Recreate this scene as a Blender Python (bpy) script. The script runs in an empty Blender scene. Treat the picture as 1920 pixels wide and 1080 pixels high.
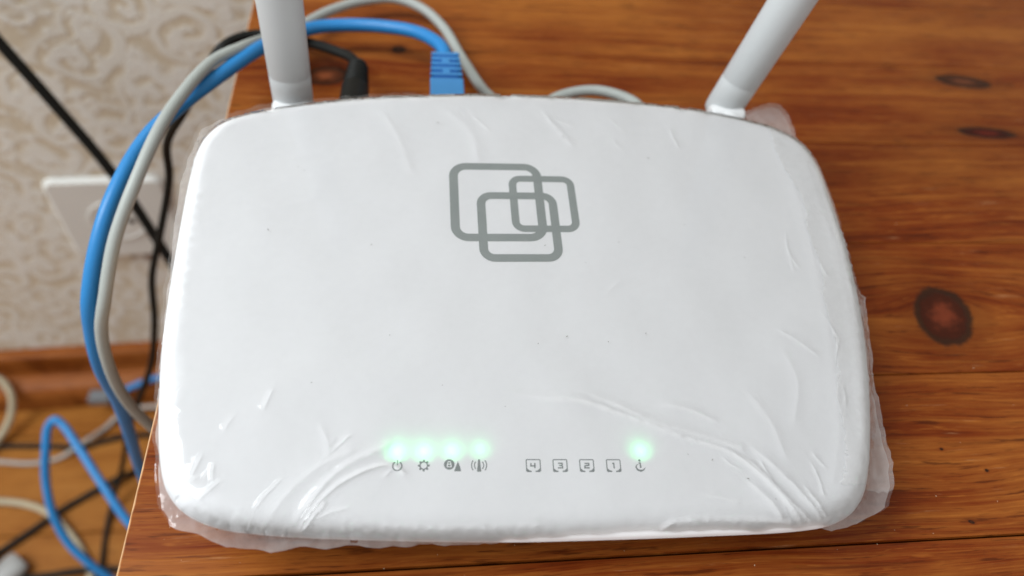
import bpy, bmesh, math, random
import numpy as np
from mathutils import Vector, Matrix, noise
from mathutils.geometry import delaunay_2d_cdt, tessellate_polygon

random.seed(7)
scene = bpy.context.scene
COL = scene.collection
MM = 0.001

# ------------------------------------------------------------------ camera
cam_data = bpy.data.cameras.new('camera')
cam = bpy.data.objects.new('camera', cam_data)
COL.objects.link(cam)
cam.matrix_world = Matrix((
    (0.992239, 0.008859, -0.124030, -0.027728),
    (-0.084323, 0.781011, -0.618799, -0.127536),
    (0.091387, 0.624455, 0.775696, 0.204865),
    (0, 0, 0, 1)))
cam_data.sensor_width = 36.0
cam_data.lens = 26.25
cam_data.clip_start = 0.005
cam_data.clip_end = 50.0
cam_data.dof.use_dof = True
cam_data.dof.focus_distance = 0.212
cam_data.dof.aperture_fstop = 7.0
scene.camera = cam

# ------------------------------------------------------------------ world, lamps, exposure
world = bpy.data.worlds.new('World')
scene.world = world
world.use_nodes = True
bg = world.node_tree.nodes['Background']
bg.inputs['Color'].default_value = (1.0, 0.975, 0.95, 1)
bg.inputs['Strength'].default_value = 0.68

def area_lamp(name, loc, target, size, size_y, power, color):
    ld = bpy.data.lights.new(name, 'AREA')
    ld.shape = 'RECTANGLE'
    ld.size, ld.size_y = size, size_y
    ld.energy, ld.color = power, color
    o = bpy.data.objects.new(name, ld)
    COL.objects.link(o)
    o.location = loc
    o.rotation_euler = (Vector(target) - Vector(loc)).to_track_quat('-Z', 'Y').to_euler()
    return o
area_lamp('window_light', (-1.12, 0.20, 1.24), (0, 0.05, -0.05), 1.1, 1.1, 62.0, (0.90, 0.96, 1.0))

scene.view_settings.view_transform = 'Standard'
scene.view_settings.look = 'None'
scene.view_settings.exposure = 0.0
scene.view_settings.gamma = 1.0
scene.cycles.use_denoising = True
scene.cycles.max_bounces = 7
scene.cycles.transparent_max_bounces = 12
scene.cycles.caustics_reflective = False
scene.cycles.caustics_refractive = False

# ------------------------------------------------------------------ helpers
def link(o, parent=None):
    COL.objects.link(o)
    if parent is not None:
        o.parent = parent
    return o

def mesh_obj(name, verts, faces, mat, parent=None, smooth=False, normals=None):
    me = bpy.data.meshes.new(name)
    me.from_pydata([(v[0]*MM, v[1]*MM, v[2]*MM) for v in verts], [], faces)
    me.update()
    if smooth:
        me.polygons.foreach_set('use_smooth', [True]*len(me.polygons))
    if normals is not None:
        me.normals_split_custom_set_from_vertices(normals)
    me.materials.append(mat)
    return link(bpy.data.objects.new(name, me), parent)

def empty(name, loc=(0, 0, 0), rz=0.0):
    o = bpy.data.objects.new(name, None)
    o.empty_display_size = 0.02
    o.location = Vector(loc)*MM
    o.rotation_euler = (0, 0, rz)
    return link(o)

def tag(o, label, cat, group=None):
    o['label'] = label
    o['category'] = cat
    if group:
        o['group'] = group
    return o

def structure(o):
    o['kind'] = 'structure'
    return o

class Geo:
    """collects vertices and faces of one mesh"""
    def __init__(self):
        self.v, self.f = [], []
    def add(self, verts, faces):
        n = len(self.v)
        self.v += [tuple(p) for p in verts]
        self.f += [tuple(i + n for i in fc) for fc in faces]
        return self
    def box(self, x0, x1, y0, y1, z0, z1, ch=0.0):
        """box with chamfered edges on top"""
        c = ch
        vs = [(x0, y0, z0), (x1, y0, z0), (x1, y1, z0), (x0, y1, z0),
              (x0, y0, z1-c), (x1, y0, z1-c), (x1, y1, z1-c), (x0, y1, z1-c)]
        fs = [(3, 2, 1, 0), (0, 1, 5, 4), (1, 2, 6, 5), (2, 3, 7, 6), (3, 0, 4, 7)]
        if c > 0:
            vs += [(x0+c, y0+c, z1), (x1-c, y0+c, z1), (x1-c, y1-c, z1), (x0+c, y1-c, z1)]
            fs += [(4, 5, 9, 8), (5, 6, 10, 9), (6, 7, 11, 10), (7, 4, 8, 11), (8, 9, 10, 11)]
        else:
            fs += [(4, 5, 6, 7)]
        return self.add(vs, fs)
    def build(self, name, mat, parent=None, smooth=False):
        return mesh_obj(name, self.v, self.f, mat, parent, smooth)

def catmull(pts, sub=8, closed=False):
    P = [np.array(p, float) for p in pts]
    n = len(P)
    out = []
    rng = range(n) if closed else range(n-1)
    for i in rng:
        if closed:
            p0, p1, p2, p3 = P[(i-1) % n], P[i], P[(i+1) % n], P[(i+2) % n]
        else:
            p0 = P[i-1] if i > 0 else 2*P[0]-P[1]
            p1, p2 = P[i], P[i+1]
            p3 = P[i+2] if i+2 < n else 2*P[-1]-P[-2]
        # centripetal parametrisation keeps the curve free of loops
        t0 = 0.0
        t1 = t0 + max(np.linalg.norm(p1-p0), 1e-6)**0.5
        t2 = t1 + max(np.linalg.norm(p2-p1), 1e-6)**0.5
        t3 = t2 + max(np.linalg.norm(p3-p2), 1e-6)**0.5
        for k in range(sub):
            t = t1 + (t2-t1)*k/sub
            A1 = (t1-t)/(t1-t0)*p0 + (t-t0)/(t1-t0)*p1
            A2 = (t2-t)/(t2-t1)*p1 + (t-t1)/(t2-t1)*p2
            A3 = (t3-t)/(t3-t2)*p2 + (t-t2)/(t3-t2)*p3
            B1 = (t2-t)/(t2-t0)*A1 + (t-t0)/(t2-t0)*A2
            B2 = (t3-t)/(t3-t1)*A2 + (t-t1)/(t3-t1)*A3
            out.append((t2-t)/(t2-t1)*B1 + (t-t1)/(t2-t1)*B2)
    if not closed:
        out.append(P[-1])
    return out

def tube(pts, radius, sides=12, sub=8, wobble=0.0, aspect=1.0):
    """tube swept along a smooth curve; radius: number or function of 0..1"""
    c = catmull(pts, sub)
    n = len(c)
    g = Geo()
    T = [c[min(i+1, n-1)] - c[max(i-1, 0)] for i in range(n)]
    T = [t/np.linalg.norm(t) for t in T]
    up = np.array([0, 0, 1.0])
    if abs(T[0] @ up) > 0.9:
        up = np.array([0, 1.0, 0])
    N = np.cross(T[0], up); N /= np.linalg.norm(N)
    vs, fs = [], []
    for i in range(n):
        N = N - T[i]*(N @ T[i]); N /= np.linalg.norm(N)
        B = np.cross(T[i], N)
        r = radius(i/(n-1)) if callable(radius) else radius
        if wobble:
            r *= 1 + wobble*noise.noise(Vector((i*0.35, radius if not callable(radius) else 1.0, 3.1)))
        for k in range(sides):
            a = 2*math.pi*k/sides
            vs.append(c[i] + (N*math.cos(a)*aspect + B*math.sin(a))*r)
    for i in range(n-1):
        for k in range(sides):
            k2 = (k+1) % sides
            fs.append((i*sides+k, i*sides+k2, (i+1)*sides+k2, (i+1)*sides+k))
    fs.append(tuple(reversed(range(sides))))
    fs.append(tuple((n-1)*sides+k for k in range(sides)))
    return g.add(vs, fs)

def lathe(prof, origin, axis, sides=32, squash=1.0, side_dir=None):
    """prof: (distance along axis, radius) pairs"""
    ax = np.array(axis, float); ax /= np.linalg.norm(ax)
    ref = np.array(side_dir if side_dir is not None else ((1, 0, 0) if abs(ax[0]) < 0.8 else (0, 0, 1)), float)
    N = ref - ax*(ref @ ax); N /= np.linalg.norm(N)
    B = np.cross(ax, N)
    o = np.array(origin, float)
    g = Geo()
    vs, fs = [], []
    for d, r in prof:
        for k in range(sides):
            a = 2*math.pi*k/sides
            vs.append(o + ax*d + N*math.cos(a)*r + B*math.sin(a)*r*squash)
    m = len(prof)
    for i in range(m-1):
        for k in range(sides):
            k2 = (k+1) % sides
            fs.append((i*sides+k, i*sides+k2, (i+1)*sides+k2, (i+1)*sides+k))
    fs.append(tuple(reversed(range(sides))))
    fs.append(tuple((m-1)*sides+k for k in range(sides)))
    return g.add(vs, fs)

# ------------------------------------------------------------------ materials
class NT:
    def __init__(self, name):
        self.m = bpy.data.materials.new(name)
        self.m.use_nodes = True
        self.t = self.m.node_tree
        self.t.nodes.clear()
        self.out = self.n('ShaderNodeOutputMaterial')
    def n(self, kind, **kw):
        nd = self.t.nodes.new(kind)
        for k, v in kw.items():
            setattr(nd, k, v)
        return nd
    def l(self, a, b):
        self.t.links.new(a, b)
    def put(self, sock, v):
        if hasattr(v, 'is_linked'):
            self.l(v, sock)
        else:
            sock.default_value = v
    def math(self, op, a, b=0.0, c=0.0, clamp=False):
        nd = self.n('ShaderNodeMath', operation=op, use_clamp=clamp)
        for s, v in zip(nd.inputs, (a, b, c)):
            self.put(s, v)
        return nd.outputs[0]
    def mix(self, fac, a, b, blend='MIX'):
        nd = self.n('ShaderNodeMix', data_type='RGBA', blend_type=blend)
        self.put(nd.inputs[0], fac)
        for s, v in ((nd.inputs[6], a), (nd.inputs[7], b)):
            self.put(s, v if hasattr(v, 'is_linked') else (*v, 1.0))
        return nd.outputs[2]
    def smooth(self, v, lo, hi):
        nd = self.n('ShaderNodeMapRange', interpolation_type='SMOOTHSTEP')
        self.put(nd.inputs[0], v)
        nd.inputs[1].default_value, nd.inputs[2].default_value = lo, hi
        return nd.outputs[0]
    def comb(self, x, y, z):
        nd = self.n('ShaderNodeCombineXYZ')
        for s, v in zip(nd.inputs, (x, y, z)):
            self.put(s, v)
        return nd.outputs[0]
    def noise(self, vec, scale, detail=3.0, rough=0.5, dist=0.0):
        nd = self.n('ShaderNodeTexNoise')
        self.l(vec, nd.inputs['Vector'])
        nd.inputs['Scale'].default_value = scale
        nd.inputs['Detail'].default_value = detail
        nd.inputs['Roughness'].default_value = rough
        nd.inputs['Distortion'].default_value = dist
        return nd.outputs[0]
    def pos_mm(self):
        g = self.n('ShaderNodeNewGeometry')
        s = self.n('ShaderNodeVectorMath', operation='SCALE')
        self.l(g.outputs['Position'], s.inputs[0])
        s.inputs['Scale'].default_value = 1000.0
        sep = self.n('ShaderNodeSeparateXYZ')
        self.l(s.outputs[0], sep.inputs[0])
        return s.outputs[0], sep.outputs[0], sep.outputs[1], sep.outputs[2]
    def principled(self, color, rough, spec=0.5, **kw):
        p = self.n('ShaderNodeBsdfPrincipled')
        self.put(p.inputs['Base Color'], color if hasattr(color, 'is_linked') else (*color, 1.0))
        self.put(p.inputs['Roughness'], rough)
        p.inputs['Specular IOR Level'].default_value = spec
        for k, v in kw.items():
            self.put(p.inputs[k.replace('_', ' ')], v)
        return p
    def bump(self, h, strength, dist):
        b = self.n('ShaderNodeBump')
        b.inputs['Strength'].default_value = strength
        b.inputs['Distance'].default_value = dist
        self.l(h, b.inputs['Height'])
        return b.outputs[0]
    def done(self, shader):
        self.l(shader, self.out.inputs['Surface'])
        return self.m

def mat_simple(name, color, rough, spec=0.5, var=0.0, vscale=200.0, bump=0.0):
    t = NT(name)
    col = color
    P, x, y, z = t.pos_mm()
    nz = t.noise(P, vscale*0.001, 4.0, 0.6)
    if var:
        col = t.mix(nz, tuple(c*(1-var) for c in color), tuple(min(1, c*(1+var)) for c in color))
    p = t.principled(col, rough, spec)
    if bump:
        t.l(t.bump(t.noise(P, 0.9, 3.0), bump, 0.0004), p.inputs['Normal'])
    return t.done(p.outputs[0])

def mat_wood(name, dark, mid, light, knots=(), rough=0.34, edge_x=None, stretch=1.0, fine=1.0):
    """varnished pine: grain runs along X, bends round the knots (x, y, rx, ry, angle, tone) in mm"""
    t = NT(name)
    P, x, y, z = t.pos_mm()
    att = t.n('ShaderNodeAttribute', attribute_type='OBJECT', attribute_name='seed')
    seed = att.outputs['Fac']
    tone_at = t.n('ShaderNodeAttribute', attribute_type='OBJECT', attribute_name='tone').outputs['Fac']
    yy = y
    kmask = None
    wig = t.noise(P, 0.22, 3.0, 0.6)
    for (kx, ky, rx, ry, ang, tone) in knots:
        dx = t.math('SUBTRACT', x, kx)
        dy = t.math('SUBTRACT', y, ky)
        ca, sa = math.cos(ang), math.sin(ang)
        u = t.math('ADD', t.math('MULTIPLY', dx, ca/rx), t.math('MULTIPLY', dy, sa/rx))
        v = t.math('ADD', t.math('MULTIPLY', dx, -sa/ry), t.math('MULTIPLY', dy, ca/ry))
        r = t.math('SQRT', t.math('ADD', t.math('MULTIPLY', u, u), t.math('MULTIPLY', v, v)))
        r = t.math('ADD', r, t.math('MULTIPLY', t.math('SUBTRACT', wig, 0.5), 0.35))
        ex = t.math('DIVIDE', dx, rx*3.6)
        ey = t.math('DIVIDE', dy, ry*2.0)
        e = t.math('POWER', 2.718, t.math('MULTIPLY', -1.0, t.math('ADD', t.math('MULTIPLY', ex, ex), t.math('MULTIPLY', ey, ey))))
        yy = t.math('SUBTRACT', yy, t.math('MULTIPLY', t.math('MULTIPLY', dy, e), 0.82))
        if kmask is None:
            kmask = []
        kmask.append((r, tone))
    sx = t.math('ADD', t.math('MULTIPLY', x, 0.0042*stretch), t.math('MULTIPLY', seed, 7.3))
    slow = t.noise(t.comb(t.math('MULTIPLY', x, 0.008), t.math('MULTIPLY', y, 0.02), seed), 1.0, 2.0)
    yw = t.math('ADD', yy, t.math('MULTIPLY', slow, 16.0))
    broad = t.noise(t.comb(sx, t.math('MULTIPLY', yw, 0.075), seed), 1.0, 3.0, 0.55)
    lines = t.noise(t.comb(t.math('MULTIPLY', sx, 1.5), t.math('MULTIPLY', yw, 0.42), seed), 1.0, 4.0, 0.62, 0.35)
    fib = t.noise(t.comb(t.math('MULTIPLY', x, 0.045*fine), t.math('MULTIPLY', yw, 1.9*fine), seed), 1.0, 3.0, 0.6)
    blot = t.noise(t.comb(t.math('MULTIPLY', x, 0.016), t.math('MULTIPLY', y, 0.034), seed), 1.0, 4.0, 0.6)
    v1 = t.math('ADD', t.math('MULTIPLY', broad, 0.33), t.math('MULTIPLY', lines, 0.36))
    v2 = t.math('ADD', v1, t.math('MULTIPLY', fib, 0.22))
    v3 = t.math('ADD', v2, t.math('MULTIPLY', blot, 0.34))
    # a board of its own is a little lighter or darker than its neighbour
    v3 = t.math('ADD', v3, t.math('MULTIPLY', t.math('SUBTRACT', tone_at, 0.5), 0.16))
    ramp = t.n('ShaderNodeValToRGB')
    t.l(v3, ramp.inputs[0])
    cr = ramp.color_ramp
    cr.elements[0].position, cr.elements[0].color = 0.44, (*dark, 1)
    cr.elements[1].position, cr.elements[1].color = 0.80, (*light, 1)
    el = cr.elements.new(0.56); el.color = (*mid, 1)
    el = cr.elements.new(0.68); el.color = (*(0.5*(m+l) for m, l in zip(mid, light)), 1)
    col = ramp.outputs[0]
    # short broken flecks along the grain
    fleck = t.noise(t.comb(t.math('MULTIPLY', x, 0.055), t.math('MULTIPLY', yw, 0.62), t.math('ADD', seed, 9.0)), 1.0, 3.0, 0.65)
    col = t.mix(t.math('MULTIPLY', t.smooth(fleck, 0.55, 0.70), 0.65), col, tuple(d*0.7 for d in dark))
    col = t.mix(t.math('MULTIPLY', t.smooth(fleck, 0.42, 0.30), 0.40), col, tuple(l*1.15 for l in light))
    # narrow dark latewood streaks
    streak = t.smooth(t.noise(t.comb(t.math('MULTIPLY', sx, 2.2), t.math('MULTIPLY', yw, 0.24), t.math('ADD', seed, 4.0)), 1.0, 3.0, 0.6), 0.60, 0.74)
    col = t.mix(t.math('MULTIPLY', streak, 0.62), col, tuple(d*0.75 for d in dark))
    h = t.math('ADD', t.math('MULTIPLY', fib, 0.5), t.math('MULTIPLY', lines, 0.5))
    for r, tone in (kmask or []):
        inner = t.smooth(r, 1.06, 0.86)
        ring = t.math('MULTIPLY', t.smooth(r, 1.22, 1.02), t.smooth(r, 0.78, 0.98))
        halo = t.math('MULTIPLY', t.smooth(r, 2.6, 1.0), 0.38)
        col = t.mix(halo, col, tuple(d*1.05 for d in dark))
        core = t.mix(t.smooth(t.math('ADD', r, t.math('MULTIPLY', wig, 0.5)), 0.30, 1.0), tone, tuple(c*0.30 for c in tone))
        col = t.mix(inner, col, core)
        col = t.mix(t.math('MULTIPLY', ring, 0.88), col, (0.020, 0.009, 0.005))
        h = t.math('SUBTRACT', h, t.math('MULTIPLY', ring, 1.6))
    # fine pores, short and dark along the grain
    pore = t.smooth(t.noise(t.comb(t.math('MULTIPLY', x, 0.11), t.math('MULTIPLY', yw, 2.6), t.math('ADD', seed, 2.0)), 1.0, 2.0, 0.6), 0.60, 0.72)
    col = t.mix(t.math('MULTIPLY', pore, 0.42), col, tuple(d*0.6 for d in dark))
    # pale scratches and rubs in the varnish
    scr = t.smooth(t.noise(t.comb(t.math('MULTIPLY', x, 0.035), t.math('MULTIPLY', y, 0.55), 3.3), 1.0, 5.0, 0.7), 0.60, 0.76)
    spot = t.smooth(t.noise(P, 0.045, 3.0), 0.44, 0.62)
    col = t.mix(t.math('MULTIPLY', t.math('MULTIPLY', scr, spot), 0.6), col, (0.46, 0.25, 0.12))
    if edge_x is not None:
        lit_edge = t.smooth(t.math('ADD', x, t.math('MULTIPLY', wig, 0.9)), edge_x+1.25, edge_x+0.55)  # light caught on the left edge bevel, painted as a pale band
        col = t.mix(t.math('MULTIPLY', lit_edge, 0.8), col, (0.62, 0.40, 0.22))
    ro = t.math('ADD', rough-0.06, t.math('MULTIPLY', t.noise(P, 0.10, 4.0, 0.6), 0.16))
    p = t.principled(col, ro, 0.11)
    t.l(t.bump(h, 0.16, 0.0005), p.inputs['Normal'])
    return t.done(p.outputs[0])

KNOTS = [
    (163.7, 21.0, 12.8, 9.6, math.radians(61), (0.135, 0.026, 0.010)),
    (243.7, 165.5, 13.0, 4.6, math.radians(-8), (0.12, 0.035, 0.014)),
    (236.0, 126.0, 13.0, 3.4, math.radians(-4), (0.10, 0.010, 0.004)),
    (-35.8, 178.3, 2.9, 2.7, 0.0, (0.045, 0.014, 0.006)),
    (-67.5, 157.0, 8.5, 6.0, math.radians(10), (0.22, 0.06, 0.022)),
    (137.7, -31.6, 0.5, 0.4, 0.0, (0.03, 0.012, 0.006)),
    (149.5, -39.4, 0.55, 0.45, 0.0, (0.03, 0.012, 0.006)),
    (136.1, -55.4, 0.9, 0.45, math.radians(-20), (0.06, 0.02, 0.008)),
]
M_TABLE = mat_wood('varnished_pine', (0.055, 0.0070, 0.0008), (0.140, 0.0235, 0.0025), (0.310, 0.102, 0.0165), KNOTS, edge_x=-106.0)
M_FLOOR = mat_wood('floor_pine', (0.15, 0.042, 0.006), (0.26, 0.092, 0.015), (0.37, 0.155, 0.032), (), rough=0.4)
M_SKIRT = mat_wood('skirting_pine', (0.13, 0.028, 0.004), (0.22, 0.060, 0.010), (0.34, 0.118, 0.026), (), rough=0.38, stretch=0.5)

def mat_wallpaper():
    t = NT('scroll_wallpaper')
    tc = t.n('ShaderNodeTexCoord')
    s = t.n('ShaderNodeVectorMath', operation='SCALE')
    t.l(tc.outputs['Object'], s.inputs[0]); s.inputs['Scale'].default_value = 1000.0
    sep = t.n('ShaderNodeSeparateXYZ'); t.l(s.outputs[0], sep.inputs[0])
    u, v = sep.outputs[0], sep.outputs[2]
    P = t.comb(u, v, 0.0)
    wn = t.n('ShaderNodeTexNoise'); t.l(P, wn.inputs['Vector'])
    wn.inputs['Scale'].default_value = 0.035; wn.inputs['Detail'].default_value = 2.0
    wv = t.n('ShaderNodeVectorMath', operation='SCALE'); t.l(wn.outputs['Color'], wv.inputs[0]); wv.inputs['Scale'].default_value = 16.0
    wa = t.n('ShaderNodeVectorMath', operation='ADD'); t.l(P, wa.inputs[0]); t.l(wv.outputs[0], wa.inputs[1])
    vo = t.n('ShaderNodeTexVoronoi', feature='F1', voronoi_dimensions='2D')
    t.l(wa.outputs[0], vo.inputs['Vector']); vo.inputs['Scale'].default_value = 0.026
    vo.inputs['Randomness'].default_value = 0.9
    dist = vo.outputs['Distance']
    # each cell carries a curling scroll that winds out from its centre
    rel = t.n('ShaderNodeVectorMath', operation='SUBTRACT')
    t.l(wa.outputs[0], rel.inputs[0]); t.l(vo.outputs['Position'], rel.inputs[1])
    rs_ = t.n('ShaderNodeSeparateXYZ'); t.l(rel.outputs[0], rs_.inputs[0])
    ang = t.math('ARCTAN2', rs_.outputs[1], rs_.outputs[0])
    cs_ = t.n('ShaderNodeSeparateColor'); t.l(vo.outputs['Color'], cs_.inputs[0])
    turn = t.math('SIGN', t.math('SUBTRACT', cs_.outputs[0], 0.5))
    spir = t.math('SINE', t.math('ADD', t.math('ADD', t.math('MULTIPLY', ang, turn), t.math('MULTIPLY', dist, 19.0)), t.math('MULTIPLY', cs_.outputs[1], 6.28)))
    rose = t.math('MULTIPLY', t.smooth(spir, -0.5, 0.45), t.smooth(dist, 0.75, 0.45))
    n1 = t.noise(wa.outputs[0], 0.055, 2.0, 0.5, 1.0)
    n2 = t.noise(P, 0.11, 1.0, 0.5, 0.6)
    pat = t.math('ADD', t.math('MULTIPLY', n1, 0.65), t.math('MULTIPLY', n2, 0.35))
    leaf = t.math('MAXIMUM', t.smooth(pat, 0.44, 0.60), t.math('MULTIPLY', rose, 0.9))
    ground = t.mix(t.noise(P, 0.05, 3.0), (0.56, 0.49, 0.365), (0.62, 0.555, 0.435))
    scroll = t.mix(n2, (0.69, 0.68, 0.615), (0.74, 0.735, 0.69))
    col = t.mix(leaf, ground, scroll)
    # brown patch with an uneven outline beside the socket
    du = t.math('DIVIDE', t.math('ADD', u, 0.0), 16.0)
    dv = t.math('DIVIDE', t.math('ADD', v, 25.0), 34.0)
    rr = t.math('ADD', t.math('SQRT', t.math('ADD', t.math('MULTIPLY', du, du), t.math('MULTIPLY', dv, dv))), t.math('MULTIPLY', t.math('SUBTRACT', n1, 0.5), 1.2))
    col = t.mix(t.math('MULTIPLY', t.smooth(rr, 1.0, 0.55), 0.8), col, (0.17, 0.085, 0.055))
    p = t.principled(col, 0.62, 0.3)
    t.l(t.bump(leaf, 0.5, 0.0006), p.inputs['Normal'])
    return t.done(p.outputs[0])
M_WALL = mat_wallpaper()

def mat_router(name, base, rough, transl):
    t = NT(name)
    P, x, y, z = t.pos_mm()
    nz = t.noise(P, 0.03, 3.0)
    col = t.mix(nz, tuple(c*0.985 for c in base), base)
    p = t.principled(col, rough, 0.4)
    t.l(t.bump(t.noise(P, 2.2, 2.0), 0.04, 0.0001), p.inputs['Normal'])
    if transl <= 0:
        return t.done(p.outputs[0])
    tr = t.n('ShaderNodeBsdfTranslucent')
    tr.inputs['Color'].default_value = (0.95, 0.97, 0.95, 1)
    mx = t.n('ShaderNodeMixShader')
    mx.inputs[0].default_value = transl
    t.l(p.outputs[0], mx.inputs[1]); t.l(tr.outputs[0], mx.inputs[2])
    return t.done(mx.outputs[0])
M_COVER = mat_router('white_translucent_plastic', (0.86, 0.86, 0.87), 0.45, 0.07)
M_BASE = mat_router('white_plastic', (0.80, 0.80, 0.80), 0.4, 0.0)
M_ANT = mat_router('antenna_plastic', (0.49, 0.51, 0.515), 0.42, 0.0)
M_HINGE = mat_router('hinge_plastic', (0.66, 0.67, 0.675), 0.45, 0.0)
M_INK = mat_simple('grey_ink', (0.25, 0.277, 0.268), 0.5, 0.3, 0.05, 300)
M_INK2 = mat_simple('icon_ink', (0.195, 0.218, 0.212), 0.5, 0.3, 0.05, 300)
M_BLUE = mat_simple('blue_cable_sheath', (0.016, 0.19, 0.47), 0.42, 0.40, 0.10, 60, 0.10)
M_BOOT = mat_simple('blue_boot_rubber', (0.05, 0.235, 0.52), 0.5, 0.4, 0.08, 120, 0.08)
M_BOOTD = mat_simple('blue_boot_groove', (0.008, 0.085, 0.30), 0.6, 0.3)
M_GREY = mat_simple('grey_cable_sheath', (0.34, 0.365, 0.345), 0.48, 0.4, 0.10, 60, 0.10)
M_BLACK = mat_simple('black_cable_sheath', (0.006, 0.0065, 0.0055), 0.55, 0.2, 0.15, 60, 0.08)
M_BEIGE = mat_simple('beige_cable_sheath', (0.40, 0.345, 0.235), 0.5, 0.4, 0.10, 60)
M_PALE = mat_simple('pale_grey_cable_sheath', (0.36, 0.34, 0.31), 0.5, 0.4, 0.10, 60)
M_SOCKET = mat_simple('socket_plastic', (0.66, 0.665, 0.63), 0.4, 0.4, 0.04, 40)
M_SOCKD = mat_simple('socket_hole', (0.05, 0.045, 0.04), 0.6, 0.3)
M_PLUGW = mat_simple('white_plug_plastic', (0.30, 0.30, 0.29), 0.4, 0.4)
M_CLEAR = mat_simple('smoky_plug_plastic', (0.16, 0.17, 0.18), 0.25, 0.5)
M_DUST = mat_simple('pale_crumbs', (0.46, 0.34, 0.23), 0.8, 0.2, 0.3, 900)

def mat_film(name, haze_lo, haze_var):
    t = NT(name)
    P, x, y, z = t.pos_mm()
    tr = t.n('ShaderNodeBsdfTransparent')
    tr.inputs['Color'].default_value = (0.995, 0.995, 0.995, 1)
    haze = t.n('ShaderNodeBsdfDiffuse'); haze.inputs['Color'].default_value = (0.90, 0.89, 0.88, 1)
    hz2 = t.n('ShaderNodeBsdfTranslucent'); hz2.inputs['Color'].default_value = (0.90, 0.89, 0.88, 1)
    hm = t.n('ShaderNodeMixShader'); hm.inputs[0].default_value = 0.45
    t.l(haze.outputs[0], hm.inputs[1]); t.l(hz2.outputs[0], hm.inputs[2])
    cloud = t.math('ADD', haze_lo, t.math('MULTIPLY', t.noise(P, 0.30, 4.0, 0.65), haze_var))
    m1 = t.n('ShaderNodeMixShader')
    t.l(cloud, m1.inputs[0]); t.l(tr.outputs[0], m1.inputs[1]); t.l(hm.outputs[0], m1.inputs[2])
    gl = t.n('ShaderNodeBsdfGlossy'); gl.inputs['Roughness'].default_value = 0.07
    gl.inputs['Color'].default_value = (1, 1, 1, 1)
    bp = t.bump(t.noise(P, 0.10, 2.0, 0.5), 0.10, 0.0010)
    t.l(bp, gl.inputs['Normal'])
    fr = t.n('ShaderNodeFresnel'); fr.inputs['IOR'].default_value = 1.36
    t.l(bp, fr.inputs['Normal'])
    m2 = t.n('ShaderNodeMixShader')
    t.l(t.math('MULTIPLY', fr.outputs[0], 1.0, clamp=True), m2.inputs[0])
    t.l(m1.outputs[0], m2.inputs[1]); t.l(gl.outputs[0], m2.inputs[2])
    return t.done(m2.outputs[0])
M_FILM = mat_film('clear_plastic_film', 0.02, 0.06)
M_FOLD = mat_film('doubled_film', 0.10, 0.16)
M_RIM = mat_film('crumpled_film_border', 0.22, 0.28)

# ------------------------------------------------------------------ room: floor, skirting, wall
FLOOR_Z = -447.0
WALL_A = math.radians(3.28)
wall_o = Vector((-244.0, 289.7, -227.0))        # a point of the wall beside the socket

def wall_parent(o):
    o.location = wall_o*MM
    o.rotation_euler = (0, 0, WALL_A)
    return o

fl = structure(Geo().box(-1400, 1200, -900, 330, FLOOR_Z-40, FLOOR_Z-5).build('floor', M_FLOOR))
yb = -880.0
k = 0
while yb < 300:
    w = 92.0
    b = Geo().box(-1390, 1190, yb+0.4, min(yb+w, 326)-0.4, FLOOR_Z-4.5, FLOOR_Z, 0.8).build('floor_board', M_FLOOR, fl)
    b['seed'] = 11.0 + k*1.37
    b['tone'] = 0.35 + 0.3*((k*0.618) % 1.0)
    yb += w; k += 1

wl = Geo().box(-1300, 1300, 0, 60, -230, 1300).build('wall', M_WALL)
structure(wall_parent(wl))
prof = [(0.2, 57.5), (7, 57.5), (9.5, 56), (10.5, 53), (11, 34), (13, 30.5), (20, 29), (25, 26.5), (28.5, 22), (30, 15), (30, 0.3), (0.2, 0.3)]
g = Geo()
n = len(prof)
zoff = FLOOR_Z - wall_o.z
for xx in (-1300, 1300):
    g.v += [(xx, -d, zoff+h) for d, h in prof]
g.f += [(i, (i+1) % n, n+(i+1) % n, n+i) for i in range(n)]
g.f += [tuple(range(n)), tuple(reversed(range(n, 2*n)))]
sk = g.build('skirting_board', M_SKIRT)
sk['seed'] = 2.6
sk['tone'] = 0.5
structure(wall_parent(sk))

# ------------------------------------------------------------------ table
table = empty('wooden_table', (-106, -70, FLOOR_Z))
tag(table, 'low varnished reddish brown pine table of joined boards with dark knots', 'table')
TX0, TX1 = -106.0, 520.0
seams = [-295.0, -236.0, -177.5, -118.5, -60.0, -3.5, 57.0, 117.0, 177.0, 232.0, 276.0]
org = Vector((-106, -70, FLOOR_Z))
def tshift(g):
    g.v = [(v[0]-org.x, v[1]-org.y, v[2]-org.z) for v in g.v]
    return g
gaps = {-60.0: 0.28, -3.5: 0.12}
for i in range(len(seams)-1):
    y0, y1 = seams[i], seams[i+1]
    g = Geo().box(TX0, TX1, y0+gaps.get(y0, 0.03), y1-gaps.get(y1, 0.03), -24, 0.0, 0.22)
    # rounded left end where the boards are cut
    g.v = [(v[0] + (0.7 if (v[0] < TX0+1 and v[2] > -0.1) else 0.0), v[1], v[2] - (0.6 if (v[0] < TX0+0.1 and v[2] > -1) else 0)) for v in g.v]
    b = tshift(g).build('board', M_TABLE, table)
    b['seed'] = 1.0 + i*1.713
    b['tone'] = (0.5, 0.5, 0.5, 0.42, 0.55, 0.42, 0.38, 0.52, 0.80, 0.70)[i]
g = tshift(Geo().box(-66, 480, -255, -233, -84, -24.2)); a = g.build('apron', M_TABLE, table); a['seed'] = 3.1; a['tone'] = 0.5
g = tshift(Geo().box(-66, 480, 214, 236, -84, -24.2)); a = g.build('apron', M_TABLE, table); a['seed'] = 3.9; a['tone'] = 0.5
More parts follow.
